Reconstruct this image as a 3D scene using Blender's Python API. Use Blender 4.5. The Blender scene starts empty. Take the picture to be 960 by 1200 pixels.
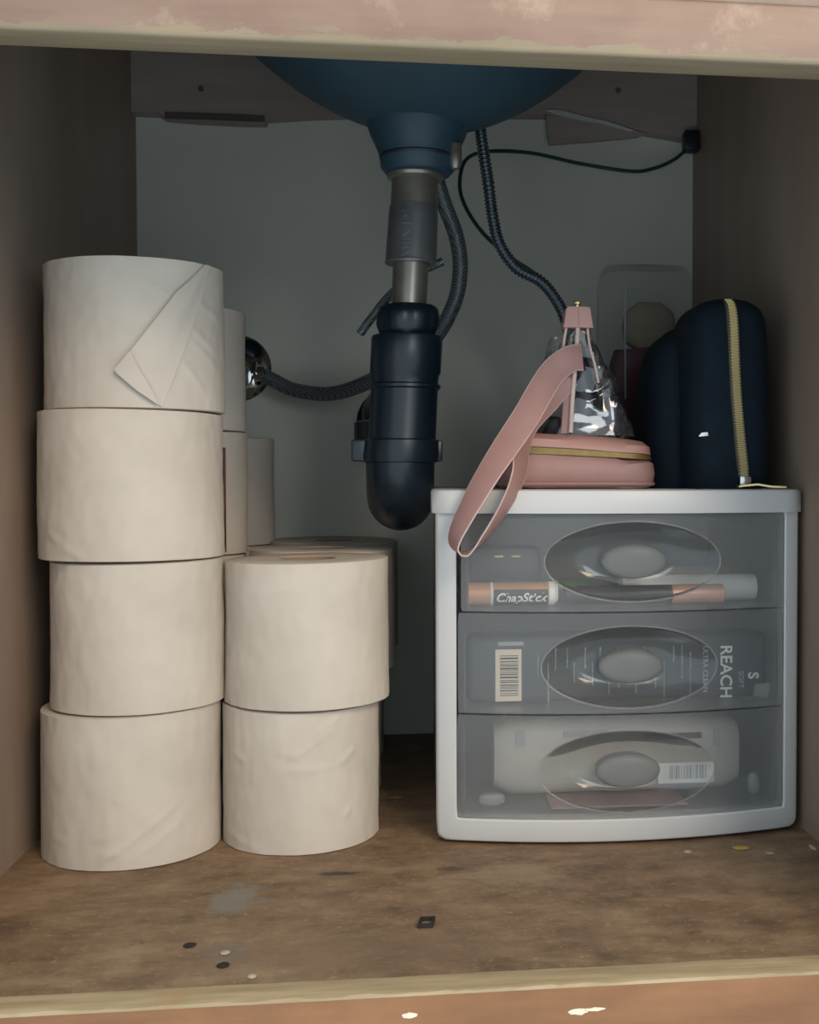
import bpy, bmesh, math, random
from mathutils import Vector, noise

scene = bpy.context.scene
COL = scene.collection
PI = math.pi

# ------------------------------------------------------------------ camera
cam = bpy.data.cameras.new('camera')
cam.sensor_fit = 'VERTICAL'
cam.sensor_height = 36.0
cam.lens = 36.0 * 1365.0 / 1200.0
cam.shift_x = -176.0 / 1200.0
cam.clip_start = 0.01
camo = bpy.data.objects.new('camera', cam)
COL.objects.link(camo)
camo.location = (0.0, -0.525, 0.233)
camo.rotation_euler = (math.radians(90 - 1.68), 0, math.radians(-6.95))
scene.camera = camo

# ------------------------------------------------------------------ light
world = bpy.data.worlds.new('room_light')
scene.world = world
world.use_nodes = True
bg = world.node_tree.nodes['Background']
bg.inputs['Color'].default_value = (0.76, 0.90, 1.0, 1)
bg.inputs['Strength'].default_value = 1.28


def area_light(name, loc, target, size, power, color):
    l = bpy.data.lights.new(name, 'AREA')
    l.shape = 'RECTANGLE'
    l.size, l.size_y = size
    l.energy = power
    l.color = color
    o = bpy.data.objects.new(name, l)
    COL.objects.link(o)
    o.location = loc
    o.rotation_euler = (Vector(target) - Vector(loc)).to_track_quat('-Z', 'Y').to_euler()
    return o


area_light('bathroom_ceiling_light', (0.85, -1.45, 1.30), (0, 0.2, 0.1), (0.8, 0.6), 22, (1.0, 0.76, 0.52))

area_light('bathroom_window_daylight', (0.75, -2.0, 0.75), (0.05, 0.3, 0.2), (0.5, 0.7), 7, (0.95, 0.98, 1.0))

vs = scene.view_settings
vs.view_transform = 'Standard'
vs.look = 'None'
vs.gamma = 1.0
vs.use_curve_mapping = False
vs.exposure = 0.0
scene.cycles.transparent_max_bounces = 32


# ------------------------------------------------------------------ materials
def lin(c):
    return tuple(((v / 255.0) / 12.92 if v / 255.0 <= 0.04045 else ((v / 255.0 + 0.055) / 1.055) ** 2.4) for v in c)


class NT:
    """small node-tree writer"""
    def __init__(self, name):
        self.m = bpy.data.materials.new(name)
        self.m.use_nodes = True
        self.t = self.m.node_tree
        self.b = self.t.nodes['Principled BSDF']
        self.out = self.t.nodes['Material Output']
        self.co = self.t.nodes.new('ShaderNodeTexCoord').outputs['Object']

    def n(self, kind, **kw):
        nd = self.t.nodes.new('ShaderNode' + kind)
        for k, v in kw.items():
            if k.startswith('_'):
                setattr(nd, k[1:], v)
        for k, v in kw.items():
            if k.startswith('_'):
                continue
            key = int(k[1:]) if (k[0] == 'i' and k[1:].isdigit()) else k.replace('__', ' ')
            if hasattr(v, 'links') or hasattr(v, 'is_linked'):
                self.t.links.new(v, nd.inputs[key])
            else:
                nd.inputs[key].default_value = v
        return nd

    def link(self, a, b):
        self.t.links.new(a, b)

    def scaled(self, sc, rot=(0, 0, 0)):
        return self.n('Mapping', Vector=self.co, Scale=sc, Rotation=rot).outputs[0]

    def noise(self, scale, detail=4, rough=0.55, vec=None):
        return self.n('TexNoise', Vector=vec or self.co, Scale=scale, Detail=detail, Roughness=rough).outputs['Fac']

    def ramp(self, fac, stops):
        r = self.n('ValToRGB', Fac=fac)
        e = r.color_ramp.elements
        while len(e) < len(stops):
            e.new(0.5)
        for k, (p, c) in enumerate(stops):
            e[k].position = p
            e[k].color = (*c, 1) if len(c) == 3 else c
        return r.outputs['Color']

    def mix(self, fac, a, b):
        m = self.n('Mix', _data_type='RGBA')
        for s, v in ((m.inputs[0], fac), (m.inputs[6], a), (m.inputs[7], b)):
            if hasattr(v, 'is_linked'):
                self.link(v, s)
            elif isinstance(v, (int, float)):
                s.default_value = v
            else:
                s.default_value = (*v, 1)
        return m.outputs[2]

    def math(self, op, a, b=0.0, clamp=False):
        m = self.n('Math', _operation=op, _use_clamp=clamp)
        for s, v in ((m.inputs[0], a), (m.inputs[1], b)):
            if hasattr(v, 'is_linked'):
                self.link(v, s)
            else:
                s.default_value = v
        return m.outputs[0]

    def bump(self, h, strength=0.3, dist=0.001):
        b = self.n('Bump', Height=h, Strength=strength, Distance=dist)
        self.link(b.outputs[0], self.b.inputs['Normal'])

    def color(self, c):
        self.link(c, self.b.inputs['Base Color'])

    def set(self, **kw):
        for k, v in kw.items():
            self.b.inputs[k.replace('__', ' ')].default_value = v
        return self


def plain(name, rgb, rough=0.5, metal=0.0, var=0.12, scale=60, bump=0.0, bscale=300, dist=0.0005, spec=0.5):
    w = NT(name)
    c = lin(rgb)
    lo = tuple(v * (1 - var) for v in c)
    hi = tuple(min(1, v * (1 + var)) for v in c)
    w.color(w.ramp(w.noise(scale), [(0.3, lo), (0.7, hi)]))
    w.set(Roughness=rough, Metallic=metal)
    w.b.inputs['Specular IOR Level'].default_value = spec
    if bump:
        w.bump(w.noise(bscale, 3), bump, dist)
    return w.m


def wood(name, dark, light, grain=(8, 90, 90), rough=0.55, speck=0.0):
    w = NT(name)
    g = w.noise(1.0, 6, 0.6, w.scaled(grain))
    g2 = w.noise(9, 4)
    f = w.math('ADD', w.math('MULTIPLY', g, 0.65), w.math('MULTIPLY', g2, 0.35))
    w.color(w.ramp(f, [(0.32, lin(dark)), (0.68, lin(light))]))
    w.bump(g, 0.15, 0.001)
    w.set(Roughness=rough)
    return w.m


def see_through(name, rgb, haze, gloss=0.12, rough=0.12, trans=0.5, blend=0.25):
    """clear or frosted plastic: light passes straight through, part of it is scattered by the sheet, plus a gloss"""
    w = NT(name)
    t = w.t
    t.nodes.remove(w.b)
    tr = w.n('BsdfTransparent', Color=(1, 1, 1, 1)).outputs[0]
    df = w.n('BsdfDiffuse', Color=(*lin(rgb), 1)).outputs[0]
    tl = w.n('BsdfTranslucent', Color=(*lin(rgb), 1)).outputs[0]
    d2 = w.n('MixShader', Fac=trans, i1=df, i2=tl).outputs[0]
    nz = w.noise(35, 3)
    hz = w.math('MULTIPLY', w.math('ADD', w.math('MULTIPLY', nz, 0.4), 0.8), haze)
    a = w.n('MixShader', Fac=hz, i1=tr, i2=d2).outputs[0]
    gl = w.n('BsdfGlossy', Color=(1, 1, 1, 1), Roughness=rough).outputs[0]
    fr = w.n('LayerWeight', Blend=blend).outputs['Fresnel']
    b = w.n('MixShader', Fac=w.math('MULTIPLY', fr, gloss, True), i1=a, i2=gl).outputs[0]
    t.links.new(b, w.out.inputs[0])
    return w.m


M = {}
# cabinet floor: worn brown board with grey smears, pale scuffs and dark marks
w = NT('worn_brown_board')
g = w.noise(1.0, 6, 0.65, w.scaled((30, 55, 10)))
n2 = w.noise(11, 6, 0.7)
base = w.ramp(w.math('ADD', w.math('MULTIPLY', g, 0.5), w.math('MULTIPLY', n2, 0.5)),
              [(0.38, lin((98, 76, 56))), (0.5, lin((130, 104, 78))), (0.62, lin((154, 128, 99)))])
speck = w.ramp(w.noise(210, 4, 0.75), [(0.56, (0, 0, 0)), (0.68, (1, 1, 1))])
base = w.mix(w.math('MULTIPLY', speck, 0.5), base, lin((176, 152, 118)))
dk = w.ramp(w.noise(60, 4, 0.7), [(0.62, (0, 0, 0)), (0.74, (1, 1, 1))])
base = w.mix(w.math('MULTIPLY', dk, 0.55), base, lin((62, 48, 38)))


def blotch(w, base, cx, cy, rx, ry, col, k, ns=70):
    v = w.n('VectorMath', _operation='SUBTRACT', i0=w.co, i1=(cx, cy, 0)).outputs[0]
    v = w.n('VectorMath', _operation='MULTIPLY', i0=v, i1=(1 / rx, 1 / ry, 0)).outputs[0]
    d = w.n('VectorMath', _operation='LENGTH', i0=v).outputs['Value']
    d = w.math('ADD', d, w.math('MULTIPLY', w.math('SUBTRACT', w.noise(ns, 4, 0.65), 0.5), 1.9))
    f = w.ramp(d, [(0.45, (1, 1, 1)), (0.95, (0, 0, 0))])
    return w.mix(w.math('MULTIPLY', f, k), base, lin(col))


base = blotch(w, base, -0.101, 0.130, 0.018, 0.030, (132, 130, 120), 0.75)
base = blotch(w, base, -0.093, 0.055, 0.013, 0.020, (112, 106, 98), 0.6)
base = blotch(w, base, -0.047, 0.165, 0.016, 0.005, (50, 40, 34), 0.9, 120)
base = blotch(w, base, 0.020, 0.165, 0.012, 0.006, (60, 46, 36), 0.7, 120)
base = blotch(w, base, 0.055, 0.150, 0.040, 0.028, (168, 146, 116), 0.45)
base = blotch(w, base, -0.03, 0.05, 0.10, 0.03, (120, 98, 76), 0.5)
w.color(base)
w.bump(w.noise(160, 6, 0.8), 0.6, 0.0014)
w.set(Roughness=0.55)
M['floor'] = w.m

# cabinet side panels: varnished brown wood
M['side'] = wood('brown_side_panel', (132, 113, 98), (156, 137, 121), (40, 14, 5), 0.5)
M['wall'] = plain('grey_painted_wall', (212, 212, 200), 0.85, 0, 0.05, 8, 0.08, 300)
M['nailer'] = wood('dark_back_rail', (150, 138, 130), (174, 160, 150), (8, 30, 60), 0.6)
M['sliver'] = plain('dark_wood_sliver', (92, 84, 80), 0.8)
M['underside'] = plain('counter_underside', (140, 126, 112), 0.8)
M['raw'] = wood('raw_pale_wood', (158, 136, 100), (186, 164, 124), (8, 60, 90), 0.6)
M['torn'] = plain('torn_pale_fibre', (190, 192, 186), 0.8, 0, 0.1, 120, 0.3)


def rail_material(name, edge_z, sign, reach, body_dark, body_light, worn):
    """painted wood whose finish has flaked off along one long edge"""
    w = NT(name)
    sep = w.n('SeparateXYZ', Vector=w.co).outputs
    g = w.noise(1.0, 6, 0.6, w.scaled((9, 60, 60)))
    g2 = w.noise(14, 5, 0.6)
    body = w.ramp(w.math('ADD', w.math('MULTIPLY', g, 0.5), w.math('MULTIPLY', g2, 0.5)),
                  [(0.35, lin(body_dark)), (0.66, lin(body_light))])
    pale = w.ramp(w.noise(32, 5, 0.65), [(0.56, (0, 0, 0)), (0.72, (1, 1, 1))])
    body = w.mix(w.math('MULTIPLY', pale, 0.35), body, lin((208, 186, 162)))
    d = w.math('MULTIPLY', w.math('SUBTRACT', sep['Z'], edge_z), sign)
    jag = w.noise(1.0, 5, 0.7, w.scaled((38, 0, 140)))
    lim = w.math('MULTIPLY', w.math('POWER', jag, 3.0), reach)
    f = w.math('LESS_THAN', d, lim)
    wc = w.ramp(w.noise(1.0, 5, 0.6, w.scaled((12, 160, 60))), [(0.3, lin(tuple(v * 0.86 for v in worn))), (0.7, lin(worn))])
    w.color(w.mix(f, body, wc))
    w.bump(w.math('ADD', g, w.math('MULTIPLY', f, -0.6)), 0.3, 0.001)
    w.set(Roughness=0.5)
    return w.m


M['top_rail'] = rail_material('worn_pinkish_rail', 0.4235, 1, 0.030, (122, 94, 79), (147, 121, 104), (146, 130, 104))
M['sill'] = rail_material('worn_orange_rail', 0.0012, -1, 0.006, (138, 92, 60), (168, 118, 80), (196, 172, 126))

# paper
w = NT('toilet_paper')
w.color(w.ramp(w.noise(25, 3), [(0.3, lin((193, 183, 170))), (0.7, lin((204, 194, 181)))]))
emb = w.noise(420, 2)
wr = w.noise(1.0, 3, 0.5, w.scaled((26, 26, 40)))
w.bump(w.math('ADD', w.math('MULTIPLY', emb, 0.25), w.math('MULTIPLY', wr, 0.7)), 0.18, 0.0015)
w.set(Roughness=0.95)
w.b.inputs['Specular IOR Level'].default_value = 0.1
M['paper'] = w.m
M['card'] = plain('cardboard_core', (150, 124, 98), 0.9)
M['maroon'] = plain('dark_red_card', (70, 22, 26), 0.6)

# plumbing
M['sink'] = plain('dark_enamelled_steel', (45, 70, 82), 0.6, 0.0, 0.08, 30)  # lens haze put into the colour: dark steel lifted towards blue-grey
M['housing'] = plain('dark_drain_housing', (42, 68, 82), 0.5)  # the same bluish haze lift is in the housing colour
M['rubber'] = plain('dark_rubber', (24, 36, 44), 0.5)
M['brass'] = plain('dull_brass_pipe', (138, 136, 126), 0.34, 0.7, 0.15, 50, 0.05)
M['zinc'] = plain('dull_zinc_sleeve', (128, 132, 134), 0.34, 0.7, 0.15, 60, 0.05)
M['chrome'] = plain('chrome', (210, 212, 214), 0.08, 1.0, 0.04)
M['abs'] = plain('black_abs_pipe', (14, 29, 39), 0.33, 0, 0.1, 40, 0.05, 500)  # black pipe, with the blue cast of lens haze put into its colour
w = NT('braided_steel_hose')
br = w.n('TexChecker', Vector=w.co, Scale=900).outputs['Fac']
w.color(w.mix(br, lin((132, 138, 142)), lin((52, 60, 66))))
w.bump(br, 0.6, 0.0004)
w.set(Roughness=0.4, Metallic=0.35)
M['braid'] = w.m
M['coil'] = plain('dark_ribbed_steel', (110, 122, 128), 0.22, 0.8, 0.1)
M['wire'] = plain('dark_green_cable', (26, 62, 58), 0.5)
M['black_plastic'] = plain('black_plastic', (18, 30, 36), 0.45)

# drawer unit
M['white'] = plain('white_plastic', (198, 197, 195), 0.38, 0, 0.02, 30, 0.04, 200)
M['frost'] = see_through('frosted_drawer_plastic', (206, 208, 208), 0.18, 0.5, 0.25)
M['tray'] = see_through('clear_drawer_tray', (206, 214, 218), 0.10, 0.3, 0.2)
M['dish'] = see_through('clear_handle_dish', (206, 208, 206), 0.11, 0.9, 0.10)
M['knob'] = see_through('milky_handle', (150, 152, 150), 0.62, 0.4, 0.3, 0.25)
M['foot_rubber'] = plain('dark_rubber_foot', (30, 28, 26), 0.8)  # one plain dark colour for the feet of the unit

# bags and contents
M['pink'] = plain('pink_leather', (163, 125, 120), 0.5, 0, 0.06, 40, 0.15, 260)
M['pink_light'] = plain('light_pink_leather', (180, 136, 126), 0.48, 0, 0.05, 40, 0.12, 260)
M['pink_edge'] = plain('pale_pink_piping', (200, 176, 168), 0.6)
M['vinyl'] = see_through('clear_vinyl', (200, 205, 210), 0.04, 0.9, 0.05, 0.5, 0.45)
M['pouch_film'] = see_through('hazy_pouch_film', (150, 158, 160), 0.10, 0.25, 0.2)
M['gold'] = plain('pale_gold_metal', (214, 194, 140), 0.3, 0.7, 0.08)
M['olive'] = plain('olive_gold_zip', (128, 110, 66), 0.45, 0.5, 0.1, 200, 0.4, 900)
M['silver'] = plain('silver_metal', (190, 190, 188), 0.2, 1.0)
M['navy'] = plain('black_navy_fabric', (9, 25, 36), 0.85, 0, 0.15, 80, 0.4, 900, 0.0006, 0.3)
M['navy_tape'] = plain('grey_zip_tape', (92, 86, 66), 0.8)
M['purple'] = plain('dark_purple_plastic', (44, 30, 62), 0.35)
M['dark_blue'] = plain('dark_blue_plastic', (26, 30, 46), 0.35)
M['brown_bead'] = plain('amber_plastic', (120, 92, 74), 0.25)
M['beige'] = plain('beige_sponge', (140, 130, 112), 0.9, 0, 0.1, 80, 0.4, 300)
M['dkred'] = plain('dark_red_cloth', (84, 44, 56), 0.9, 0, 0.1, 80, 0.3)
M['peach'] = plain('copper_peach_plastic', (206, 150, 112), 0.35, 0.2)
M['rose'] = plain('rose_gold_plastic', (214, 164, 142), 0.35, 0.25)
M['white_item'] = plain('white_tube_plastic', (228, 226, 220), 0.4)
M['black_label'] = plain('black_print', (22, 30, 38), 0.4)
M['ink_white'] = plain('white_print', (236, 236, 232), 0.5, 0, 0.01)
M['ink_grey'] = plain('grey_print', (150, 154, 154), 0.5, 0, 0.02)
M['ink_dark'] = plain('dark_print', (52, 54, 56), 0.5, 0, 0.02)
M['charcoal'] = plain('charcoal_card', (44, 54, 62), 0.45, 0, 0.08)
M['film'] = see_through('crinkled_film', (220, 220, 214), 0.35, 0.9, 0.15)
M['cream_label'] = plain('cream_label', (224, 208, 184), 0.5, 0, 0.03)
M['palepack'] = plain('pale_grey_film_pack', (176, 172, 162), 0.45, 0, 0.08, 40, 0.3, 90, 0.002)
M['green'] = plain('green_plastic', (60, 116, 84), 0.4)
M['aubergine'] = plain('dark_aubergine_case', (42, 38, 56), 0.35)
M['pinkcard'] = plain('pink_card', (150, 118, 118), 0.6)
M['crumb_dark'] = plain('dark_crumb', (36, 32, 28), 0.8)
M['crumb_pale'] = plain('pale_crumb', (172, 158, 134), 0.8)
M['crumb_yellow'] = plain('yellow_crumb', (190, 150, 76), 0.7)

# ------------------------------------------------------------------ mesh helpers
ORG = {}


class MB:
    def __init__(self):
        self.v, self.f = [], []

    def add(self, v, f):
        o = len(self.v)
        self.v += [Vector(p) for p in v]
        self.f += [tuple(i + o for i in q) for q in f]
        return self

    def box(self, x0, x1, y0, y1, z0, z1, bev=0.0, seg=2):
        bm = bmesh.new()
        bmesh.ops.create_cube(bm, size=1)
        for p in bm.verts:
            p.co = Vector(((x0 + x1) / 2 + p.co.x * (x1 - x0), (y0 + y1) / 2 + p.co.y * (y1 - y0), (z0 + z1) / 2 + p.co.z * (z1 - z0)))
        if bev:
            bmesh.ops.bevel(bm, geom=list(bm.edges), offset=bev, segments=seg, affect='EDGES', profile=0.5)
        bm.verts.index_update()
        self.add([p.co.copy() for p in bm.verts], [[p.index for p in q.verts] for q in bm.faces])
        bm.free()
        return self

    def rings(self, rings, cap0=True, cap1=True, closed=False):
        n = len(rings[0])
        v = [p for r in rings for p in r]
        f = []
        m = len(rings)
        for k in range(m if closed else m - 1):
            a, b = k * n, ((k + 1) % m) * n
            for i in range(n):
                j = (i + 1) % n
                f.append((a + i, a + j, b + j, b + i))
        if not closed:
            if cap0:
                f.append(tuple(range(n - 1, -1, -1)))
            if cap1:
                f.append(tuple(range((m - 1) * n, m * n)))
        return self.add(v, f)

    def lathe(self, prof, center, seg=48, axis='Z', cap0=True, cap1=True, sy=1.0, closed=False):
        """prof = [(r, h)], center = (x, y) or function of h"""
        rr = []
        for r, h in prof:
            c = center(h) if callable(center) else center
            ring = []
            for i in range(seg):
                a = 2 * PI * i / seg
                ca, sa = r * math.cos(a), r * math.sin(a)
                if axis == 'Z':
                    ring.append((c[0] + ca, c[1] + sa * sy, h))
                elif axis == 'X':
                    ring.append((h, c[0] + ca, c[1] + sa))
                else:
                    ring.append((c[0] + ca, h, c[1] + sa))
            rr.append(ring)
        return self.rings(rr, cap0, cap1, closed)

    def tube(self, pts, r, seg=12, step=0.004, rf=None):
        P = spline(pts, step)
        t0 = (P[1] - P[0]).normalized()
        up = Vector((0, 0, 1)) if abs(t0.z) < 0.9 else Vector((1, 0, 0))
        nrm = (up - t0 * up.dot(t0)).normalized()
        rr = []
        for k, p in enumerate(P):
            t = (P[min(k + 1, len(P) - 1)] - P[max(k - 1, 0)]).normalized()
            nrm = (nrm - t * nrm.dot(t)).normalized()
            bn = t.cross(nrm)
            rad = rf(k, len(P)) if rf else r
            rr.append([p + (nrm * math.cos(2 * PI * i / seg) + bn * math.sin(2 * PI * i / seg)) * rad for i in range(seg)])
        return self.rings(rr)

    def stack(self, levels, seg=48, n=4.0):
        """levels = [(z, cx, cy, hw, hd)] of superellipse rings"""
        rr = []
        for (z, cx, cy, hw, hd) in levels:
            rr.append([(cx + hw * sp(math.cos(a), 2 / n), cy + hd * sp(math.sin(a), 2 / n), z)
                       for a in (2 * PI * i / seg for i in range(seg))])
        return self.rings(rr)

    def jitter(self, amp, scale, seed=0):
        for p in self.v:
            q = p * scale + Vector((seed * 7.1, seed * 3.3, seed * 1.7))
            p += noise.noise_vector(q) * amp
        return self

    def build(self, name, mat, parent=None, smooth=True, origin=None, angle=40):
        me = bpy.data.meshes.new(name)
        if parent is not None:
            o0 = ORG[parent.name]
        else:
            o0 = Vector(origin) if origin is not None else Vector((0, 0, 0))
        me.from_pydata([p - o0 for p in self.v], [], self.f)
        me.update()
        bm = bmesh.new()
        bm.from_mesh(me)
        bmesh.ops.recalc_face_normals(bm, faces=bm.faces)
        bm.to_mesh(me)
        bm.free()
        me.materials.append(M[mat] if isinstance(mat, str) else mat)
        if smooth:
            me.shade_smooth()
            me.set_sharp_from_angle(angle=math.radians(angle))
        o = bpy.data.objects.new(name, me)
        COL.objects.link(o)
        if parent is not None:
            o.parent = parent
        else:
            o.location = o0
        ORG[o.name] = o0
        return o


def sp(v, e):
    return math.copysign(abs(v) ** e, v)


def spline(pts, step):
    pts = [Vector(p) for p in pts]
    if len(pts) == 2:
        n = max(2, int((pts[1] - pts[0]).length / step))
        return [pts[0].lerp(pts[1], k / n) for k in range(n + 1)]
    P = [2 * pts[0] - pts[1]] + pts + [2 * pts[-1] - pts[-2]]
    out = []
    for i in range(1, len(P) - 2):
        a, b, c, d = P[i - 1:i + 3]
        n = max(2, int((c - b).length / step))
        for k in range(n):
            t = k / n
            out.append(0.5 * ((2 * b) + (c - a) * t + (2 * a - 5 * b + 4 * c - d) * t * t + (3 * b - a - 3 * c + d) * t ** 3))
    out.append(pts[-1])
    return out


def tag(o, label, cat, group=None, kind=None):
    o['label'] = label
    if cat:
        o['category'] = cat
    if group:
        o['group'] = group
    if kind:
        o['kind'] = kind
    return o


def thing(name, loc, label, cat, group=None):
    o = bpy.data.objects.new(name, None)
    o.empty_display_size = 0.02
    COL.objects.link(o)
    o.location = loc
    ORG[o.name] = Vector(loc)
    return tag(o, label, cat, group)


def struct(o, label):
    o['kind'] = 'structure'
    o['label'] = label
    return o


def text_geo(s, size, shear=0.0, extrude=0.00008, bold=0.0, spacing=1.0):
    c = bpy.data.curves.new('print', 'FONT')
    c.body = s
    c.size = size
    c.shear = shear
    c.extrude = extrude
    c.offset = bold
    c.space_character = spacing
    c.resolution_u = 3
    c.align_x = 'CENTER'
    c.align_y = 'CENTER'
    o = bpy.data.objects.new('print', c)
    COL.objects.link(o)
    bpy.context.view_layer.update()
    me = bpy.data.meshes.new_from_object(o.evaluated_get(bpy.context.evaluated_depsgraph_get()))
    v = [p.co.copy() for p in me.vertices]
    f = [tuple(q.vertices) for q in me.polygons]
    bpy.data.objects.remove(o)
    bpy.data.curves.remove(c)
    bpy.data.meshes.remove(me)
    return v, f


# ------------------------------------------------------------------ the cabinet
XL, XR, YB, ZT = -0.243, 0.2535, 0.538, 0.632
struct(MB().box(XL - 0.018, XR + 0.018, 0.0165, YB, -0.016, 0.0).build('floor', 'floor', smooth=False),
       'worn brown cabinet floor with grey smears and scuffs')
struct(MB().box(XL - 0.018, XL, 0.019, YB, 0.0, ZT).build('wall_left', 'side', smooth=False), 'brown wooden side panel at the left')
struct(MB().box(XR, XR + 0.018, 0.019, YB, 0.0, ZT).build('wall_right', 'side', smooth=False), 'brown wooden side panel at the right')
struct(MB().box(XL - 0.018, XR + 0.018, YB, YB + 0.014, -0.016, ZT).build('wall_back', 'wall', smooth=False),
       'plain grey wall at the back of the cabinet')
struct(MB().box(XL - 0.05, XR + 0.05, -0.03, YB + 0.014, ZT, ZT + 0.03).build('ceiling', 'underside', smooth=False),
       'dark underside of the counter above the sink')

# face frame: top rail, bottom rail, two stiles, false front
top = MB().box(-0.31, 0.32, 0.0, 0.021, 0.4235, 0.4505, 0.0018, 3)
struct(top.build('trim_1', 'top_rail'), 'pinkish brown top rail with flaked pale lower edge')
sill = MB()
# the bottom rail: pale raw top edge, long grid so that the front arris can wander
N = 160
ring_a = []
for k in range(N + 1):
    x = -0.31 + 0.63 * k / N
    e = 0.0007 * noise.noise(Vector((x * 60, 3.1, 0))) + 0.0004 * noise.noise(Vector((x * 210, 8.1, 0)))
    b = 0.0010 * noise.noise(Vector((x * 40, 9.1, 0)))
    ring_a.append([(x, 0.0175 + b, -0.0005), (x, 0.0155 + b, 0.0010), (x, 0.0010, 0.0010 + e * 0.4), (x, -0.0006 + e, 0.0002 + e), (x, -0.0010, -0.0018),
                   (x, -0.0010, -0.06), (x, 0.0164, -0.06)])
sill.rings(ring_a)
w = NT('bottom_rail_wood')
sep = w.n('SeparateXYZ', Vector=w.co).outputs
gr = w.noise(1.0, 6, 0.6, w.scaled((9, 60, 60)))
front = w.ramp(w.math('ADD', w.math('MULTIPLY', gr, 0.5), w.math('MULTIPLY', w.noise(12, 5), 0.5)),
               [(0.34, lin((110, 72, 42))), (0.66, lin((150, 104, 66)))])
rawc = w.ramp(w.noise(1.0, 5, 0.6, w.scaled((14, 140, 40))), [(0.3, lin((140, 120, 88))), (0.7, lin((178, 158, 124)))])
amber = w.ramp(w.noise(22, 4, 0.6), [(0.58, (0, 0, 0)), (0.72, (1, 1, 1))])
rawc = w.mix(w.math('MULTIPLY', amber, 0.5), rawc, lin((160, 116, 62)))
w.color(w.mix(w.math('GREATER_THAN', sep['Z'], -0.0012), front, rawc))
w.bump(gr, 0.25, 0.001)
w.set(Roughness=0.5)
M['sill'] = w.m
so = struct(sill.build('trim_2', 'sill', angle=30), 'bottom rail with pale raw upper edge and orange-brown face')
for (x, z, sx, sz, sd) in ((-0.0045, -0.0100, 0.0036, 0.0014, 1), (0.0725, -0.0125, 0.0050, 0.0016, 2), (0.0800, -0.0118, 0.0055, 0.0009, 3)):
    c = MB()
    rr = []
    for yy, s in ((-0.0009, 1.0), (-0.0014, 0.8)):
        rr.append([(x + sx * s * math.cos(a) * (1 + 0.35 * noise.noise(Vector((a, sd, 0)))), yy,
                    z + sz * s * math.sin(a) * (1 + 0.5 * noise.noise(Vector((a * 1.7, sd + 5, 0))))) for a in (2 * PI * i / 16 for i in range(16))])
    c.rings(rr)
    c.build('paint_chip', 'cream_label', so)
struct(MB().box(-0.31, -0.232, 0.0, 0.019, 0.0012, 0.4235, 0.001).build('trim_3', 'top_rail'), 'left stile of the face frame')
struct(MB().box(0.243, 0.32, 0.0, 0.019, 0.0012, 0.4235, 0.001).build('trim_4', 'top_rail'), 'right stile of the face frame')
struct(MB().box(-0.31, 0.32, 0.004, 0.021, 0.4515, ZT, 0.001).build('trim_5', 'side'), 'brown false drawer front above the top rail')

# rail across the back, its lower edge ragged, with a broken piece hanging at the right
low = [(-0.243, 0.5475), (-0.222, 0.5475), (-0.2165, 0.5440), (-0.19, 0.5425), (-0.150, 0.5420), (-0.131, 0.5425), (-0.1305, 0.5460), (-0.09, 0.5500), (-0.03, 0.554),
       (0.05, 0.556), (0.115, 0.5585), (0.165, 0.5550), (0.196, 0.5480), (0.225, 0.5440), (0.2535, 0.5400)]
nb = MB()
rr = []
for (x, z) in low:
    rr.append([(x, 0.522, z), (x, 0.522, ZT), (x, 0.5379, ZT), (x, 0.5379, z)])
nb.rings(rr)
nail = struct(nb.build('trim_6', 'nailer', smooth=False), 'dark brown wooden rail across the top of the back')
fl = MB()
pol = [(0.1155, 0.5575), (0.1180, 0.5315), (0.155, 0.5355), (0.198, 0.5410), (0.205, 0.5440), (0.165, 0.5565)]
fl.rings([[(x, 0.521, z) for x, z in pol], [(x, 0.526, z) for x, z in pol]])
fl.build('broken_flap', 'nailer', nail, smooth=False)
tr = MB()
pt = [(0.112, 0.5615), (0.128, 0.5622), (0.150, 0.5570), (0.170, 0.5535), (0.195, 0.5465), (0.190, 0.5455), (0.165, 0.5515), (0.146, 0.5535), (0.125, 0.5575)]
tr.rings([[(x, 0.5195, z) for x, z in pt], [(x, 0.5215, z) for x, z in pt]])
tr.build('torn_edge', 'torn', nail, smooth=False)
ds = MB().box(-0.2150, -0.1310, 0.5205, 0.5225, 0.5425, 0.5480)
ds.build('dark_sliver', 'sliver', nail, smooth=False)
for (x, z) in ((-0.1848, 0.5692), (0.1808, 0.5823)):
    MB().lathe([(0.0026, 0.5212), (0.0026, 0.5225)], (x, z), 14, 'Y').build('screw_head', 'sliver', nail)


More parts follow.
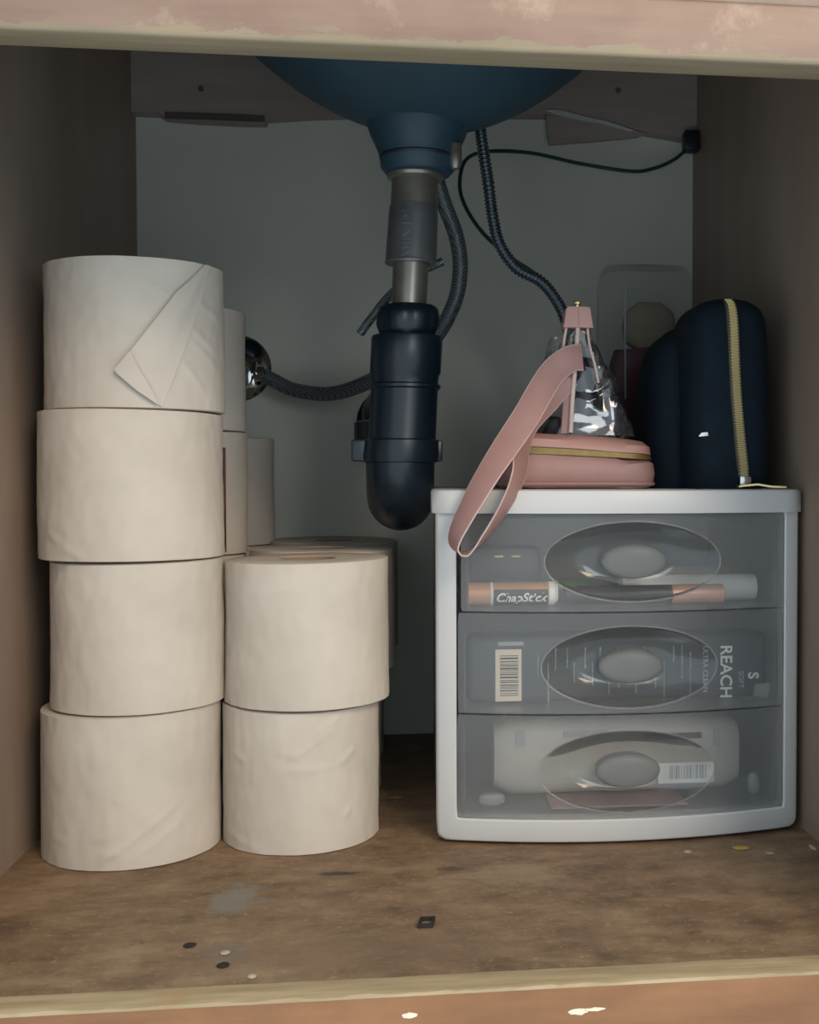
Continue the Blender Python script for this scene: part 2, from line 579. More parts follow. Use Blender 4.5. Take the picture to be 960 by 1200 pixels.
# ------------------------------------------------------------------ toilet rolls
def toilet_roll(label, cx, cy, z0, h, R, seed, fine=True, flare=0.0, creases=(), tilt=0.0):
    t = thing('toilet_roll', (cx, cy, z0), label, 'toilet roll', 'toilet rolls stacked at the left')
    seg, rows = (180, 44) if fine else (72, 14)
    rh = 0.0187
    rnd = random.Random(seed)
    ph = [rnd.uniform(0, 6.28) for _ in range(4)]

    def rad(a, u):
        r = R * (1 + 0.006 * math.sin(2 * a + ph[0]) + 0.003 * math.sin(3 * a + ph[1] + 2 * u))
        r += flare * (1 - u) ** 3 * (0.6 + 0.4 * math.sin(a * 2 + ph[2]))
        s = Vector((math.cos(a) * 2.2, math.sin(a) * 2.2, u * 2.0 + seed * 3.7))
        r += 0.0007 * noise.noise(s) + (0.00035 * noise.noise(s * 4.3) if fine else 0)
        for (a0, u0, a1, u1, amp, wd) in creases:
            ax, ux = (a - a0) * R, (u - u0) * h
            dx, du = (a1 - a0) * R, (u1 - u0) * h
            L2 = dx * dx + du * du
            k = max(0.0, min(1.0, (ax * dx + ux * du) / L2))
            d2 = (ax - k * dx) ** 2 + (ux - k * du) ** 2
            r += amp * math.exp(-d2 / (wd * wd)) * (1 - (2 * k - 1) ** 4)
        return r

    rr = []
    ang = [-PI / 2 - PI + 2 * PI * i / seg for i in range(seg)]
    zt = lambda a: 0.0006 * math.sin(a + ph[3]) - 0.0006
    rr.append([(cx + rh * math.cos(a), cy + rh * math.sin(a), z0) for a in ang])
    rr.append([(cx + (rad(a, 0) - 0.0015) * math.cos(a), cy + (rad(a, 0) - 0.0015) * math.sin(a), z0) for a in ang])
    for k in range(rows + 1):
        u = 0.006 + (1 - 0.012) * k / rows
        rr.append([(cx + rad(a, u) * math.cos(a), cy + rad(a, u) * math.sin(a), z0 + (h + zt(a)) * u) for a in ang])
    rr.append([(cx + (rad(a, 1) - 0.0016) * math.cos(a), cy + (rad(a, 1) - 0.0016) * math.sin(a), z0 + h + zt(a)) for a in ang])
    rr.append([(cx + (R * 0.6) * math.cos(a), cy + (R * 0.6) * math.sin(a), z0 + h - 0.0006 + 0.0004 * noise.noise(Vector((math.cos(a) * 2, math.sin(a) * 2, seed)))) for a in ang])
    rr.append([(cx + rh * math.cos(a), cy + rh * math.sin(a), z0 + h - 0.0008) for a in ang])
    MB().rings(rr, closed=True).build('paper', 'paper', t, angle=50)
    MB().lathe([(0.0178, z0 + 0.0005), (0.0186, z0 + 0.0005), (0.0186, z0 + h - 0.0012), (0.0178, z0 + h - 0.0012)], (cx, cy), 40, closed=True).build('cardboard_core', 'card', t)
    return t


F = -PI / 2


def cr(a0, u0, a1, u1, amp=0.0007, wd=0.0016):
    return (F + math.radians(a0), u0, F + math.radians(a1), u1, amp, wd)


# tall front stack
toilet_roll('bottom toilet roll of the tall left stack, creased, standing on the cabinet floor', -0.1805, 0.2385, 0.0, 0.0917, 0.0535, 1, True, 0.0010,
            [cr(-12, 0.02, 45, 0.42, 0.0008), cr(10, 0.05, 48, 0.30, 0.0006), cr(-48, 0.20, -30, 0.18, 0.0006), cr(-12, 0.20, 2, 0.24, 0.0006), cr(0, 0.45, 12, 0.47, 0.0005), cr(-8, 0.10, 5, 0.12, 0.0008, 0.002)])
toilet_roll('second toilet roll from the floor in the tall left stack', -0.1757, 0.2385, 0.0919, 0.0912, 0.0520, 2, True, 0.0004,
            [cr(-55, 0.8, -40, 0.95, 0.0004)])
toilet_roll('second toilet roll from the top in the tall left stack', -0.1787, 0.2385, 0.1833, 0.0905, 0.0547, 3, True, 0.0003,
            [cr(-50, 0.20, -18, 0.03, 0.0009), cr(-40, 0.08, -12, 0.02, 0.0006)])
L4 = toilet_roll('topmost toilet roll of the tall left stack, with a loose folded sheet', -0.1757, 0.2385, 0.2740, 0.0902, 0.0530, 4, True, 0.0003,
                 [cr(38, 0.62, 72, 0.40, 0.0011), cr(45, 0.5, 75, 0.28, 0.0009), cr(40, 0.35, 62, 0.10, 0.0009), cr(10, 0.88, 38, 0.72, 0.0006), cr(50, 0.75, 80, 0.62, 0.0008)])
# loose sheet on the top roll
def on_roll(deg, z, lift):
    a = F + math.radians(deg)
    r = 0.0530 + 0.0007 + lift
    return (-0.1757 + r * math.cos(a), 0.2385 + r * math.sin(a), z)


def lerp_chain(ch, s):
    s *= len(ch) - 1
    i = min(int(s), len(ch) - 2)
    k = s - i
    return (ch[i][0] * (1 - k) + ch[i + 1][0] * k, ch[i][1] * (1 - k) + ch[i + 1][1] * k)


def sheet(left, right, lf, ns=28, nu=12, th=0.00035):
    mb = MB()
    fr, bk = [], []
    for i in range(ns + 1):
        a, b = lerp_chain(left, i / ns), lerp_chain(right, i / ns)
        for j in range(nu + 1):
            k = j / nu
            d, z = a[0] * (1 - k) + b[0] * k, a[1] * (1 - k) + b[1] * k
            lift = lf(i / ns, k)
            fr.append(on_roll(d, z, lift))
            bk.append(on_roll(d, z, lift - th))
    W = nu + 1
    f = []
    off = len(fr)
    for i in range(ns):
        for j in range(nu):
            q = (i * W + j, i * W + j + 1, (i + 1) * W + j + 1, (i + 1) * W + j)
            f.append(q)
            f.append(tuple(off + x for x in q[::-1]))
    edge = [j for j in range(W)] + [i * W + nu for i in range(1, ns + 1)] + [ns * W + j for j in range(nu - 1, -1, -1)] + [i * W for i in range(ns - 1, 0, -1)]
    for a, b in zip(edge, edge[1:] + edge[:1]):
        f.append((a, b, off + b, off + a))
    return mb.add(fr + bk, f)


sheet([(60, 0.3632), (37, 0.3435), (9, 0.3065), (4, 0.3000), (24, 0.2768)], [(66, 0.3632), (55, 0.338), (45, 0.315), (35, 0.292), (28, 0.2752)],
      lambda s, k: 0.0008 + 0.0016 * (1 - k) * math.sin(PI * min(1, s * 0.95 + 0.05)) + 0.0006 * noise.noise(Vector((s * 5, k * 3, 1)))).build('loose_sheet', 'paper', L4, angle=60)
sheet([(9, 0.3068), (0, 0.2955), (13, 0.284), (24, 0.2766)], [(10, 0.3065), (14, 0.297), (20, 0.287), (25, 0.2764)],
      lambda s, k: 0.0030 + 0.001 * k * math.sin(PI * s), 16, 6).build('folded_corner', 'paper', L4, angle=60)

# short front stack
toilet_roll('lower toilet roll of the short front stack, creased, standing on the floor', -0.0765, 0.2520, 0.0, 0.0893, 0.0502, 5, True, 0.0012,
            [cr(-5, 0.66, 30, 0.88, 0.0009), cr(-12, 0.72, 5, 0.70, 0.0006), cr(-10, 0.60, 30, 0.60, 0.0007), cr(30, 0.60, 48, 0.72, 0.0009), cr(-52, 0.70, -38, 0.64, 0.0007), cr(35, 0.22, 42, 0.30, 0.0009), cr(-60, 0.12, -20, 0.02, 0.0006), cr(5, 0.78, 38, 0.98, 0.0007)])
toilet_roll('upper toilet roll of the short front stack, cardboard hole showing on top', -0.0720, 0.2520, 0.0895, 0.0918, 0.0525, 6, True, 0.0014,
            [cr(-40, 0.80, 5, 0.82, 0.0004)])
# stacks behind
for k in range(4):
    lab = ['bottom toilet roll of the stack hidden behind the tall left stack', 'second toilet roll up in the stack behind the tall left stack',
           'third toilet roll up behind the tall stack, beside the dark red card', 'topmost toilet roll behind the tall stack, next to the chrome valve'][k]
    toilet_roll(lab, -0.1785 + (0.0015, 0, 0.0015, 0.0005)[k], 0.3600, k * 0.0889, 0.0887, 0.0515, 10 + k, False)
for k in range(3):
    lab = ['bottom toilet roll of the rearmost left stack against the back wall', 'middle toilet roll of the rearmost left stack against the back wall',
           'top toilet roll of the rearmost left stack, in shadow against the wall'][k]
    toilet_roll(lab, -0.172, 0.4760, k * 0.0889, 0.0887, 0.0520, 20 + k, False)
for k in range(2):
    lab = ['lower toilet roll of the stack just behind the short front stack', 'upper toilet roll just behind the short front stack, hole slit showing'][k]
    toilet_roll(lab, (-0.0790, -0.0715)[k], 0.3640, k * 0.0907, 0.0905, (0.0505, 0.0530)[k], 30 + k, False)
for k in range(2):
    lab = ['lower toilet roll of the rear short stack near the back wall', 'upper toilet roll farthest behind the short front stack, under the trap'][k]
    toilet_roll(lab, (-0.0800, -0.0705)[k], 0.4765, k * 0.0907, 0.0905, (0.0505, 0.0530)[k], 40 + k, False)
# dark red card tucked between the stacks
tag(MB().box(-0.165, -0.1318, 0.3030, 0.3040, 0.1815, 0.2540, 0.0003).build('card', 'maroon', origin=(-0.148, 0.3035, 0.1815)),
    'thin dark red card tucked upright between the left toilet roll stacks', 'card')


# ------------------------------------------------------------------ sink and drain
SX, SY = 0.004, 0.290
s = thing('sink_basin', (SX, SY, 0.470), 'dark underside of the round sink basin above the drain', 'sink')
prof = []
for k in range(28):
    r = 0.030 + (0.206 - 0.030) * k / 27
    prof.append((r, min(0.6318, 0.4715 + 3.85 * r * r)))
inner = [(r - 0.003, min(0.6318, h + 0.006)) for r, h in prof[::-1]]
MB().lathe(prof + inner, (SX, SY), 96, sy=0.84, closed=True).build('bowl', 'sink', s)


def px_axis(z):
    return (-0.0005 - 0.0135 * (0.45 - z) / 0.25, 0.300)


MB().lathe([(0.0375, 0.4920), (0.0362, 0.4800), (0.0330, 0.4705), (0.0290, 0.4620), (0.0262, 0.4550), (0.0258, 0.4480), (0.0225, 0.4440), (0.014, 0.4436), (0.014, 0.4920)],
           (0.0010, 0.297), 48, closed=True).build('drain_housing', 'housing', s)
MB().lathe([(0.0262, 0.4560), (0.0268, 0.4545), (0.0262, 0.4530)], (0.0010, 0.297), 48).build('gasket', 'rubber', s)
MB().lathe([(0.004, 0.462), (0.0044, 0.457), (0.0044, 0.448), (0.003, 0.445)], (0.0265, 0.284), 14).build('drain_stud', 'brass', s)

d = thing('sink_drain', (-0.014, 0.300, 0.194), 'sink drain with metal tailpiece and black plastic trap, hanging in the middle', 'drain pipe')
MB().lathe([(0.0195, 0.4445), (0.0200, 0.4430), (0.0190, 0.4410), (0.0162, 0.4400), (0.0160, 0.4200)], px_axis, 40).build('tailpiece', 'brass', d)
sl = MB().lathe([(0.0150, 0.4225), (0.0168, 0.4220), (0.0172, 0.4150), (0.0178, 0.3850), (0.0182, 0.3830), (0.0176, 0.3820), (0.0120, 0.3822)], px_axis, 40).build('sleeve', 'zinc', d)
emb = MB()                                # worn raised stamping on the sleeve, too eroded to read
for k, (z, wd, tl, sl_) in enumerate(((0.4160, 0.0075, 0, 0), (0.4115, 0.005, 0.002, 0), (0.4075, 0.0065, 0, 0), (0.4005, 0.006, 0, 0.0022), (0.3965, 0.0085, 0, 0), (0.3937, 0.0085, 0, 0), (0.3895, 0.005, 0.0016, 0), (0.3865, 0.006, 0, 0.0016))):
    c = px_axis(z)
    rr = []
    for j in range(7):
        a = F - 0.28 + (j / 6 - 0.5) * wd / 0.0172 + 0.06
        zz = z + sl_ * (j / 6 - 0.5) * 2 + tl * math.sin(PI * j / 6)
        q = []
        for (dr, dz) in ((0.0170, -0.0007), (0.0184, -0.0002), (0.0184, 0.0002), (0.0170, 0.0007)):
            q.append((c[0] + (dr + 0.0002) * math.cos(a), c[1] + (dr + 0.0002) * math.sin(a), zz + dz))
        rr.append(q)
    emb.rings(rr)
emb.build('raised_stamping', 'zinc', sl)['kind'] = 'stuff'
MB().lathe([(0.0124, 0.3900), (0.0122, 0.3450)], px_axis, 36).build('lower_tailpiece', 'brass', d)
# slip nut with ribs
nut = MB()
rr = []
for (r, z) in ((0.0135, 0.3535), (0.0185, 0.3530), (0.0212, 0.3505), (0.0222, 0.3460), (0.0222, 0.3390), (0.0205, 0.3350), (0.0190, 0.3320)):
    c = px_axis(z)
    ring = []
    for i in range(96):
        a = 2 * PI * i / 96
        q = r * (1 - 0.045 * (0.5 + 0.5 * math.cos(8 * a)) ** 3) if r > 0.02 else r
        ring.append((c[0] + q * math.cos(a), c[1] + q * math.sin(a), z))
    rr.append(ring)
nut.rings(rr)
nut.build('slip_nut', 'abs', d)
MB().lathe([(0.0190, 0.3322), (0.0242, 0.3318), (0.0248, 0.3300), (0.0246, 0.3060), (0.0236, 0.3045), (0.0232, 0.2990), (0.0236, 0.2600), (0.0240, 0.2440)], px_axis, 48).build('trap_inlet', 'abs', d)
MB().lathe([(0.0237, 0.2985), (0.0250, 0.2975), (0.0250, 0.2955), (0.0237, 0.2945)], lambda z: px_axis(z), 40).build('joint_ring', 'abs', d)
un = MB().lathe([(0.0246, 0.2600), (0.0262, 0.2590), (0.0268, 0.2480), (0.0258, 0.2440), (0.0240, 0.2435)], px_axis, 48)
un.build('union_nut', 'abs', d)
c = px_axis(0.252)
for sgn, ln in ((-1, 0.0345), (1, 0.0285)):
    x0, x1 = sorted((c[0] + sgn * 0.022, c[0] + sgn * ln))
    MB().box(x0, x1, c[1] - 0.006, c[1] + 0.006, 0.2445, 0.2595, 0.0015).build('nut_wing', 'abs', d)
c = px_axis(0.245)
cx_ = c[0] - 0.0005
RB = 0.0285
bend = [(cx_, 0.300, 0.2500), (cx_, 0.300, 0.2440)]
for k in range(1, 13):
    a = PI * k / 12
    bend.append((cx_ - 0.0005 * k / 12, 0.300 + RB - RB * math.cos(a), 0.2440 - 0.0255 * math.sin(a)))
bend += [(cx_ - 0.003, 0.357, 0.262), (cx_ - 0.006, 0.358, 0.272)]
MB().tube(bend, 0.0238, 36, 0.003).build('u_bend', 'abs', d)
MB().lathe([(0.0238, 0.276), (0.0290, 0.274), (0.0290, 0.256), (0.0238, 0.254)], (cx_ - 0.006, 0.358), 40).build('outlet_nut', 'abs', d)
MB().tube([(cx_ - 0.006, 0.358, 0.260), (cx_ - 0.007, 0.362, 0.272), (cx_ - 0.008, 0.380, 0.2815), (cx_ - 0.010, 0.42, 0.283), (cx_ - 0.012, 0.535, 0.283)], 0.0218, 32, 0.004).build('trap_arm', 'abs', d)
MB().lathe([(0.030, 0.5375), (0.030, 0.5345), (0.024, 0.5290), (0.0215, 0.5285)], (cx_ - 0.012, 0.283), 40, 'Y').build('wall_flange', 'abs', d)
# pop-up lever rod beside the tailpiece
tag(MB().tube([(-0.0410, 0.3300, 0.3368), (-0.0330, 0.331, 0.3480), (-0.0190, 0.334, 0.3660), (0.000, 0.337, 0.382), (0.0190, 0.337, 0.3915)], 0.0031, 12).build('lever_rod', 'braid', origin=(0, 0.335, 0.38)),
    'short dark lever rod slanting behind the metal tailpiece', 'rod')

# shut-off valve and supply hose
v = thing('shutoff_valve', (-0.158, 0.537, 0.330), 'chrome shut-off valve on the back wall beside the rolls', 'valve')
MB().lathe([(0.0295, 0.5375), (0.0295, 0.5355), (0.0250, 0.5310), (0.0120, 0.5290), (0.0100, 0.5285)], (-0.1580, 0.3300), 48, 'Y').build('escutcheon', 'chrome', v)
MB().lathe([(0.0085, 0.535), (0.0085, 0.512), (0.0100, 0.511), (0.0100, 0.497), (0.0080, 0.495)], (-0.1500, 0.3270), 24, 'Y').build('valve_body', 'chrome', v)
MB().lathe([(0.0060, -0.1500), (0.0060, -0.1440), (0.0085, -0.1435), (0.0085, -0.1370), (0.0068, -0.1355)], (0.505, 0.3255), 6, 'X').build('hose_nut', 'chrome', v)
MB().lathe([(0.004, 0.4960), (0.004, 0.4900), (0.0105, 0.4890), (0.0115, 0.4850), (0.0105, 0.4810), (0.004, 0.480)], (-0.1490, 0.3180), 20, 'Y').build('handle', 'chrome', v)
h = thing('supply_hose', (-0.128, 0.505, 0.325), 'braided steel supply hose sagging from the valve and rising behind the pipe', 'hose')
hp = [(-0.1360, 0.505, 0.3245), (-0.122, 0.503, 0.3165), (-0.1048, 0.499, 0.3085), (-0.0760, 0.487, 0.3045), (-0.0500, 0.468, 0.3095), (-0.0220, 0.450, 0.3225), (0.010, 0.435, 0.3420),
      (0.0290, 0.425, 0.3720), (0.0345, 0.418, 0.4000), (0.0310, 0.410, 0.4250), (0.0200, 0.400, 0.4520), (0.0120, 0.392, 0.4820), (0.010, 0.390, 0.5300), (0.010, 0.390, 0.552)]
MB().tube(hp, 0.0062, 16, 0.003).build('braid', 'braid', h)
MB().lathe([(0.0072, -0.1370), (0.0072, -0.1300), (0.0062, -0.1290)], (0.5045, 0.3232), 18, 'X').build('ferrule', 'chrome', h)

# ribbed hose and green cable
ch = [(0.0470, 0.352, 0.506), (0.0475, 0.355, 0.4930), (0.0535, 0.358, 0.4550), (0.0570, 0.360, 0.430), (0.0620, 0.360, 0.4100), (0.0745, 0.361, 0.3925), (0.0930, 0.363, 0.3830), (0.1040, 0.366, 0.3720), (0.1130, 0.372, 0.3570),
      (0.1220, 0.382, 0.3250), (0.1280, 0.390, 0.2700), (0.1300, 0.392, 0.2330)]
cp = spline(ch, 0.00055)
tag(MB().tube(cp, 0.006, 14, 0.01, rf=lambda k, n: 0.0037 + 0.0011 * (0.5 + 0.5 * math.cos(k * 2 * PI / 10.0)) ** 0.7).build('ribbed_hose', 'coil', origin=(0.06, 0.36, 0.41), angle=170),
    'ribbed dark metal hose dropping from the sink behind the pink bag', 'hose')
g = thing('cable', (0.2460, 0.515, 0.533), 'thin dark green cable looping from the right corner to the ribbed hose', 'cable')
wp = [(0.2440, 0.512, 0.5310), (0.2290, 0.508, 0.5180), (0.2100, 0.505, 0.5090), (0.1889, 0.502, 0.5050), (0.1431, 0.498, 0.5092), (0.0978, 0.480, 0.5120), (0.0590, 0.455, 0.5050), (0.0400, 0.435, 0.4920),
      (0.0345, 0.425, 0.4700), (0.0390, 0.415, 0.4490), (0.0530, 0.405, 0.4260), (0.0740, 0.395, 0.4060), (0.0960, 0.390, 0.3900), (0.1090, 0.388, 0.3720), (0.1150, 0.388, 0.3500), (0.119, 0.396, 0.300), (0.120, 0.398, 0.2285)]
MB().tube(wp, 0.0016, 8, 0.003).build('sheath', 'wire', g)
MB().box(0.2390, 0.2530, 0.506, 0.521, 0.5270, 0.5450, 0.002).build('connector', 'black_plastic', g)

# ------------------------------------------------------------------ drawer unit
UX0, UX1, UC = 0.0112, 0.2490, 0.1303


def bow(x):
    return 0.1975 + 0.0185 * ((x - UC) / 0.119) ** 2


u = thing('drawer_unit', (UC, 0.32, 0.0), 'white plastic three-drawer unit with clear drawers, against the right wall', 'drawer unit')


def sdf(x, z, x0, x1, z0, z1, r):
    dx = abs(x - (x0 + x1) / 2) - (x1 - x0) / 2 + r
    dz = abs(z - (z0 + z1) / 2) - (z1 - z0) / 2 + r
    return math.hypot(max(dx, 0), max(dz, 0)) + min(max(dx, dz), 0) - r


def hit(cx, cz, a, rect, r):
    lo, hi = 0.0, 0.5
    for _ in range(40):
        m = (lo + hi) / 2
        if sdf(cx + m * math.cos(a), cz + m * math.sin(a), *rect, r) < 0:
            lo = m
        else:
            hi = m
    return (cx + lo * math.cos(a), cz + lo * math.sin(a))


def angles(cx, cz, rects, n=96):
    A = [2 * PI * i / n for i in range(n)]
    for (x0, x1, z0, z1) in rects:
        A += [math.atan2(z - cz, x - cx) % (2 * PI) for x in (x0, x1) for z in (z0, z1)]
    return sorted(A)


outer = (UX0, UX1, 0.0018, 0.2245)
inner = (0.0240, 0.2385, 0.0165, 0.2108)
zc = 0.1070
A = angles(UC, zc, [inner, outer], 160)


def inset(rc, k):
    return (rc[0] + k, rc[1] - k, rc[2] + k, rc[3] - k)


rr = []
for rc, r, dy in ((inner, 0.0015, 0.014), (inner, 0.0015, 0.0010), (inset(inner, -0.0010), 0.002, 0.0), (inset(outer, 0.0022), 0.005, 0.0), (inset(outer, 0.0008), 0.006, 0.0007), (outer, 0.007, 0.0022), (outer, 0.007, 0.014)):
    ring = []
    for a in A:
        x, z = hit(UC, zc, a, rc, r)
        ring.append((x, bow(x) + dy, z))
    rr.append(ring)
MB().rings(rr, closed=True).build('front_frame', 'white', u, angle=35)
MB().box(UX0 + 0.0015, UX0 + 0.0045, 0.2240, 0.4450, 0.0020, 0.2116).build('side_panel', 'white', u)
MB().box(UX1 - 0.0045, UX1 - 0.0015, 0.2240, 0.4450, 0.0020, 0.2116).build('side_panel', 'white', u)
MB().box(UX0 + 0.0045, UX1 - 0.0045, 0.4420, 0.4450, 0.0020, 0.2116).build('back_panel', 'white', u)
MB().box(UX0 + 0.0045, UX1 - 0.0045, 0.2240, 0.4420, 0.0020, 0.0040).build('base_panel', 'white', u)


def lid_outline(k):
    pts = []
    x0, x1 = 0.0090 + k, 0.2512 - k
    n = 40
    for i in range(n + 1):
        x = x0 + (x1 - x0) * i / n
        e = min(x - x0, x1 - x)
        rnd = 0.006 - math.sqrt(max(0, 0.006 ** 2 - max(0, 0.006 - e) ** 2)) if e < 0.006 else 0
        pts.append((x, bow(x) - 0.0035 + k + rnd))
    pts += [(x1, 0.449 - k), (x0, 0.449 - k)]
    return pts


rr = []
for k, z in ((0.0032, 0.2118), (0.0002, 0.2106), (0.0, 0.2112), (0.0, 0.2235), (0.0008, 0.2250), (0.0022, 0.2256)):
    rr.append([(x, y, z) for x, y in lid_outline(k)])
MB().rings(rr).build('lid', 'white', u, angle=35)
for x in (0.045, 0.215):
    for y in (0.235, 0.43):
        MB().lathe([(0.006, 0.0), (0.006, 0.0021)], (x, y), 16).build('foot', 'foot_rubber', u)


def drawer(x0, x1, z0, z1, kx, kz):
    floor_z = z0 + 0.0004
    xa, xb, yb = x0 + 0.004, x1 - 0.004, 0.425
    t = MB()
    th = 0.0010
    yf = lambda x: bow(x) + 0.0040
    nx = 16
    # tray floor follows the bowed front
    xs = [xa + (xb - xa) * i / nx for i in range(nx + 1)]
    rr = []
    for x in xs:
        rr.append([(x, yf(x), floor_z), (x, yb, floor_z), (x, yb, floor_z + th), (x, yf(x), floor_z + th)])
    t.rings(rr)
    top = z1 - 0.010
    t.box(xa, xa + th, yf(xa), yb, floor_z + th, top)
    t.box(xb - th, xb, yf(xb), yb, floor_z + th, top)
    t.box(xa + th, xb - th, yb - th, yb, floor_z + th, top)
    tray = t.build('drawer', 'tray', u, smooth=False)
    # front plate with an oval opening
    ea, eb = 0.0570, 0.0255 if z1 - z0 < 0.063 else 0.0262
    rect = (x0, x1, z0, z1)
    A = angles(kx, kz, [rect], 96)
    thk, dy = 0.0014, 0.0006
    loops = []
    for k in range(8):
        ring = []
        for a in A:
            b = hit(kx, kz, a, rect, 0.0012)
            el = 1 / math.sqrt((math.cos(a) / ea) ** 2 + (math.sin(a) / eb) ** 2)
            e = (kx + el * math.cos(a), kz + el * math.sin(a))
            q = k / 7
            ring.append((e[0] * (1 - q) + b[0] * q, e[1] * (1 - q) + b[1] * q))
        loops.append(ring)
    R1 = [[(x, bow(x) + dy, z) for x, z in r] for r in loops]
    R2 = [[(x, bow(x) + dy + thk, z) for x, z in r] for r in loops[::-1]]
    MB().rings(R1 + R2, closed=True).build('drawer_front', 'frost', tray, angle=30)
    # hollow oval dish behind the opening
    rr, r2 = [], []
    for k in range(13):
        sc = 1 - k / 12 * 0.9
        dep = 0.0125 * math.sin(min(1, (1 - sc) / 0.55) * PI / 2)
        rr.append([(kx + ea * sc * math.cos(a), bow(kx + ea * sc * math.cos(a)) + dy + dep, kz + eb * sc * math.sin(a)) for a in A])
        r2.append([(p[0], p[1] + 0.0008, p[2]) for p in rr[-1]])
    MB().rings(rr + r2[::-1], closed=True).build('oval_dish', 'dish', tray, angle=50)
    rim = []
    for a in A:
        q = []
        for j in range(6):
            b = 2 * PI * j / 6
            e = 0.0006 * math.cos(b)
            x = kx + (ea + e) * math.cos(a)
            q.append((x, bow(x) + dy - 0.0001 + 0.0006 * math.sin(b), kz + (eb + e) * math.sin(a)))
        rim.append(q)
    MB().rings(rim, closed=True).build('oval_rim', 'frost', tray)
    kb = []
    for (sc, dep) in ((0.05, -0.0022), (0.5, -0.0020), (0.80, -0.0012), (0.95, 0.0002), (1.0, 0.002), (0.97, 0.006), (0.94, 0.0122)):
        kb.append([(kx + 0.0208 * sc * math.cos(a), bow(kx) + dy + dep, kz + 0.0108 * sc * math.sin(a)) for a in A])
    MB().rings(kb).build('handle', 'knob', tray, angle=50)
    return floor_z + th


F1 = drawer(0.0270, 0.2380, 0.1485, 0.2100, 0.1358, 0.1800)
F2 = drawer(0.0250, 0.2378, 0.0838, 0.1476, 0.1338, 0.1132)
F3 = drawer(0.0244, 0.2374, 0.0172, 0.0828, 0.1322, 0.0468)

# ---- top drawer contents
c = thing('lip_balm', (0.061, 0.2295, F1), 'black and copper ChapStick lip balm lying in the top drawer', 'lip balm')
CY, CZ, CR = 0.2310, F1 + 0.0077, 0.0076
MB().lathe([(0.0065, 0.0318), (0.0074, 0.0324), (0.0074, 0.0462), (0.0068, 0.0466)], (CY, CZ), 32, 'X').build('cap', 'peach', c)
MB().lathe([(0.0070, 0.0464), (0.0076, 0.0466), (0.0076, 0.0480), (0.0076, 0.0482)], (CY, CZ), 32, 'X').build('collar', 'white_item', c)
bd = MB().lathe([(CR - 0.0002, 0.0482), (CR - 0.0002, 0.0842)], (CY, CZ), 32, 'X').build('barrel', 'peach', c)
lb = MB()
rr = []
for i in range(21):
    a = -1.25 + (0.45 + 1.25) * i / 20
    rr.append([(x, CY - rd * math.cos(a), CZ + rd * math.sin(a)) for x, rd in ((0.0484, CR - 0.0003), (0.0484, CR + 0.00005), (0.0838, CR + 0.00005), (0.0838, CR - 0.0003))])
lb.rings(rr)
lb.build('label', 'black_label', bd)
tv, tf = text_geo('ChapStick', 0.0083, 0.25, 0.00006, 0.00022)
tm = MB()
tm.add([(0.0660 + p.x * 0.97, CY - (CR + 0.00012 + p.z) * math.cos((p.y - 0.0024) / CR), CZ + (CR + 0.00012 + p.z) * math.sin((p.y - 0.0024) / CR)) for p in tv], tf)
tm.build('lettering', 'ink_white', bd, smooth=False)
MB().lathe([(0.0070, 0.0842), (0.0078, 0.0845), (0.0078, 0.0882), (0.0068, 0.0890), (0.0060, 0.0905)], (CY, CZ), 32, 'X').build('dial', 'white_item', c)

m = thing('mascara', (0.146, 0.228, F1), 'dark mascara tube with rose gold cap lying in the top drawer', 'mascara')
MB().lathe([(0.0040, 0.0940), (0.0060, 0.0945), (0.0062, 0.0960), (0.0062, 0.1660)], (0.2285, F1 + 0.0064), 28, 'X').build('tube', 'dark_blue', m)
MB().lathe([(0.0060, 0.1660), (0.0063, 0.1662), (0.0063, 0.2005), (0.0055, 0.2012)], (0.2285, F1 + 0.0064), 28, 'X').build('cap', 'rose', m)
tag(MB().lathe([(0.008, 0.1350), (0.0088, 0.1356), (0.0088, 0.2265), (0.0084, 0.2275), (0.0064, 0.2278)], (0.2460, F1 + 0.0090), 32, 'X').build('cosmetic_tube', 'white_item', origin=(0.18, 0.246, F1)),
    'white cosmetic tube lying behind the rose gold cap in the top drawer', 'tube')
tag(MB().lathe([(0.010, 0.1480), (0.0108, 0.1486), (0.0108, 0.2150), (0.010, 0.2156)], (0.2680, F1 + 0.0110), 32, 'X').build('cream_jar', 'beige', origin=(0.18, 0.268, F1)),
    'pale beige tube at the back of the top drawer', 'tube')
cs = thing('makeup_case', (0.058, 0.275, F1), 'dark flat makeup case at the left of the top drawer', 'case')
MB().box(0.0340, 0.0830, 0.262, 0.300, F1, F1 + 0.036, 0.003).build('body', 'aubergine', cs)
for x in (0.0510, 0.0625):
    MB().box(x, x + 0.0065, 0.2600, 0.2625, F1 + 0.0290, F1 + 0.0306, 0.0005).build('highlight_bar', 'gold', cs)  # gold bars standing in for two small highlights on the case
tag(MB().lathe([(0.004, 0.0500), (0.0075, 0.0506), (0.0075, 0.1180), (0.004, 0.1190)], (0.2520, F1 + 0.0076), 24, 'X').build('cosmetic_tube', 'green', origin=(0.08, 0.252, F1)),
    'green cosmetic tube lying behind the lip balm in the top drawer', 'tube')


# ---- middle drawer: toothbrush pack
def barcode(mb, x0, x1, z0, z1, y, vertical, seed, n=22):
    r = random.Random(seed)
    k = 0.0
    while k < 0.97:
        wd = r.choice((0.018, 0.03, 0.045))
        if vertical:      # bars stacked in z
            mb.box(x0, x1, y - 0.0001, y + 0.0001, z0 + (z1 - z0) * k, z0 + (z1 - z0) * min(1, k + wd))
        else:
            mb.box(x0 + (x1 - x0) * k, x0 + (x1 - x0) * min(1, k + wd), y - 0.0001, y + 0.0001, z0, z1)
        k += wd + r.choice((0.02, 0.03, 0.04))


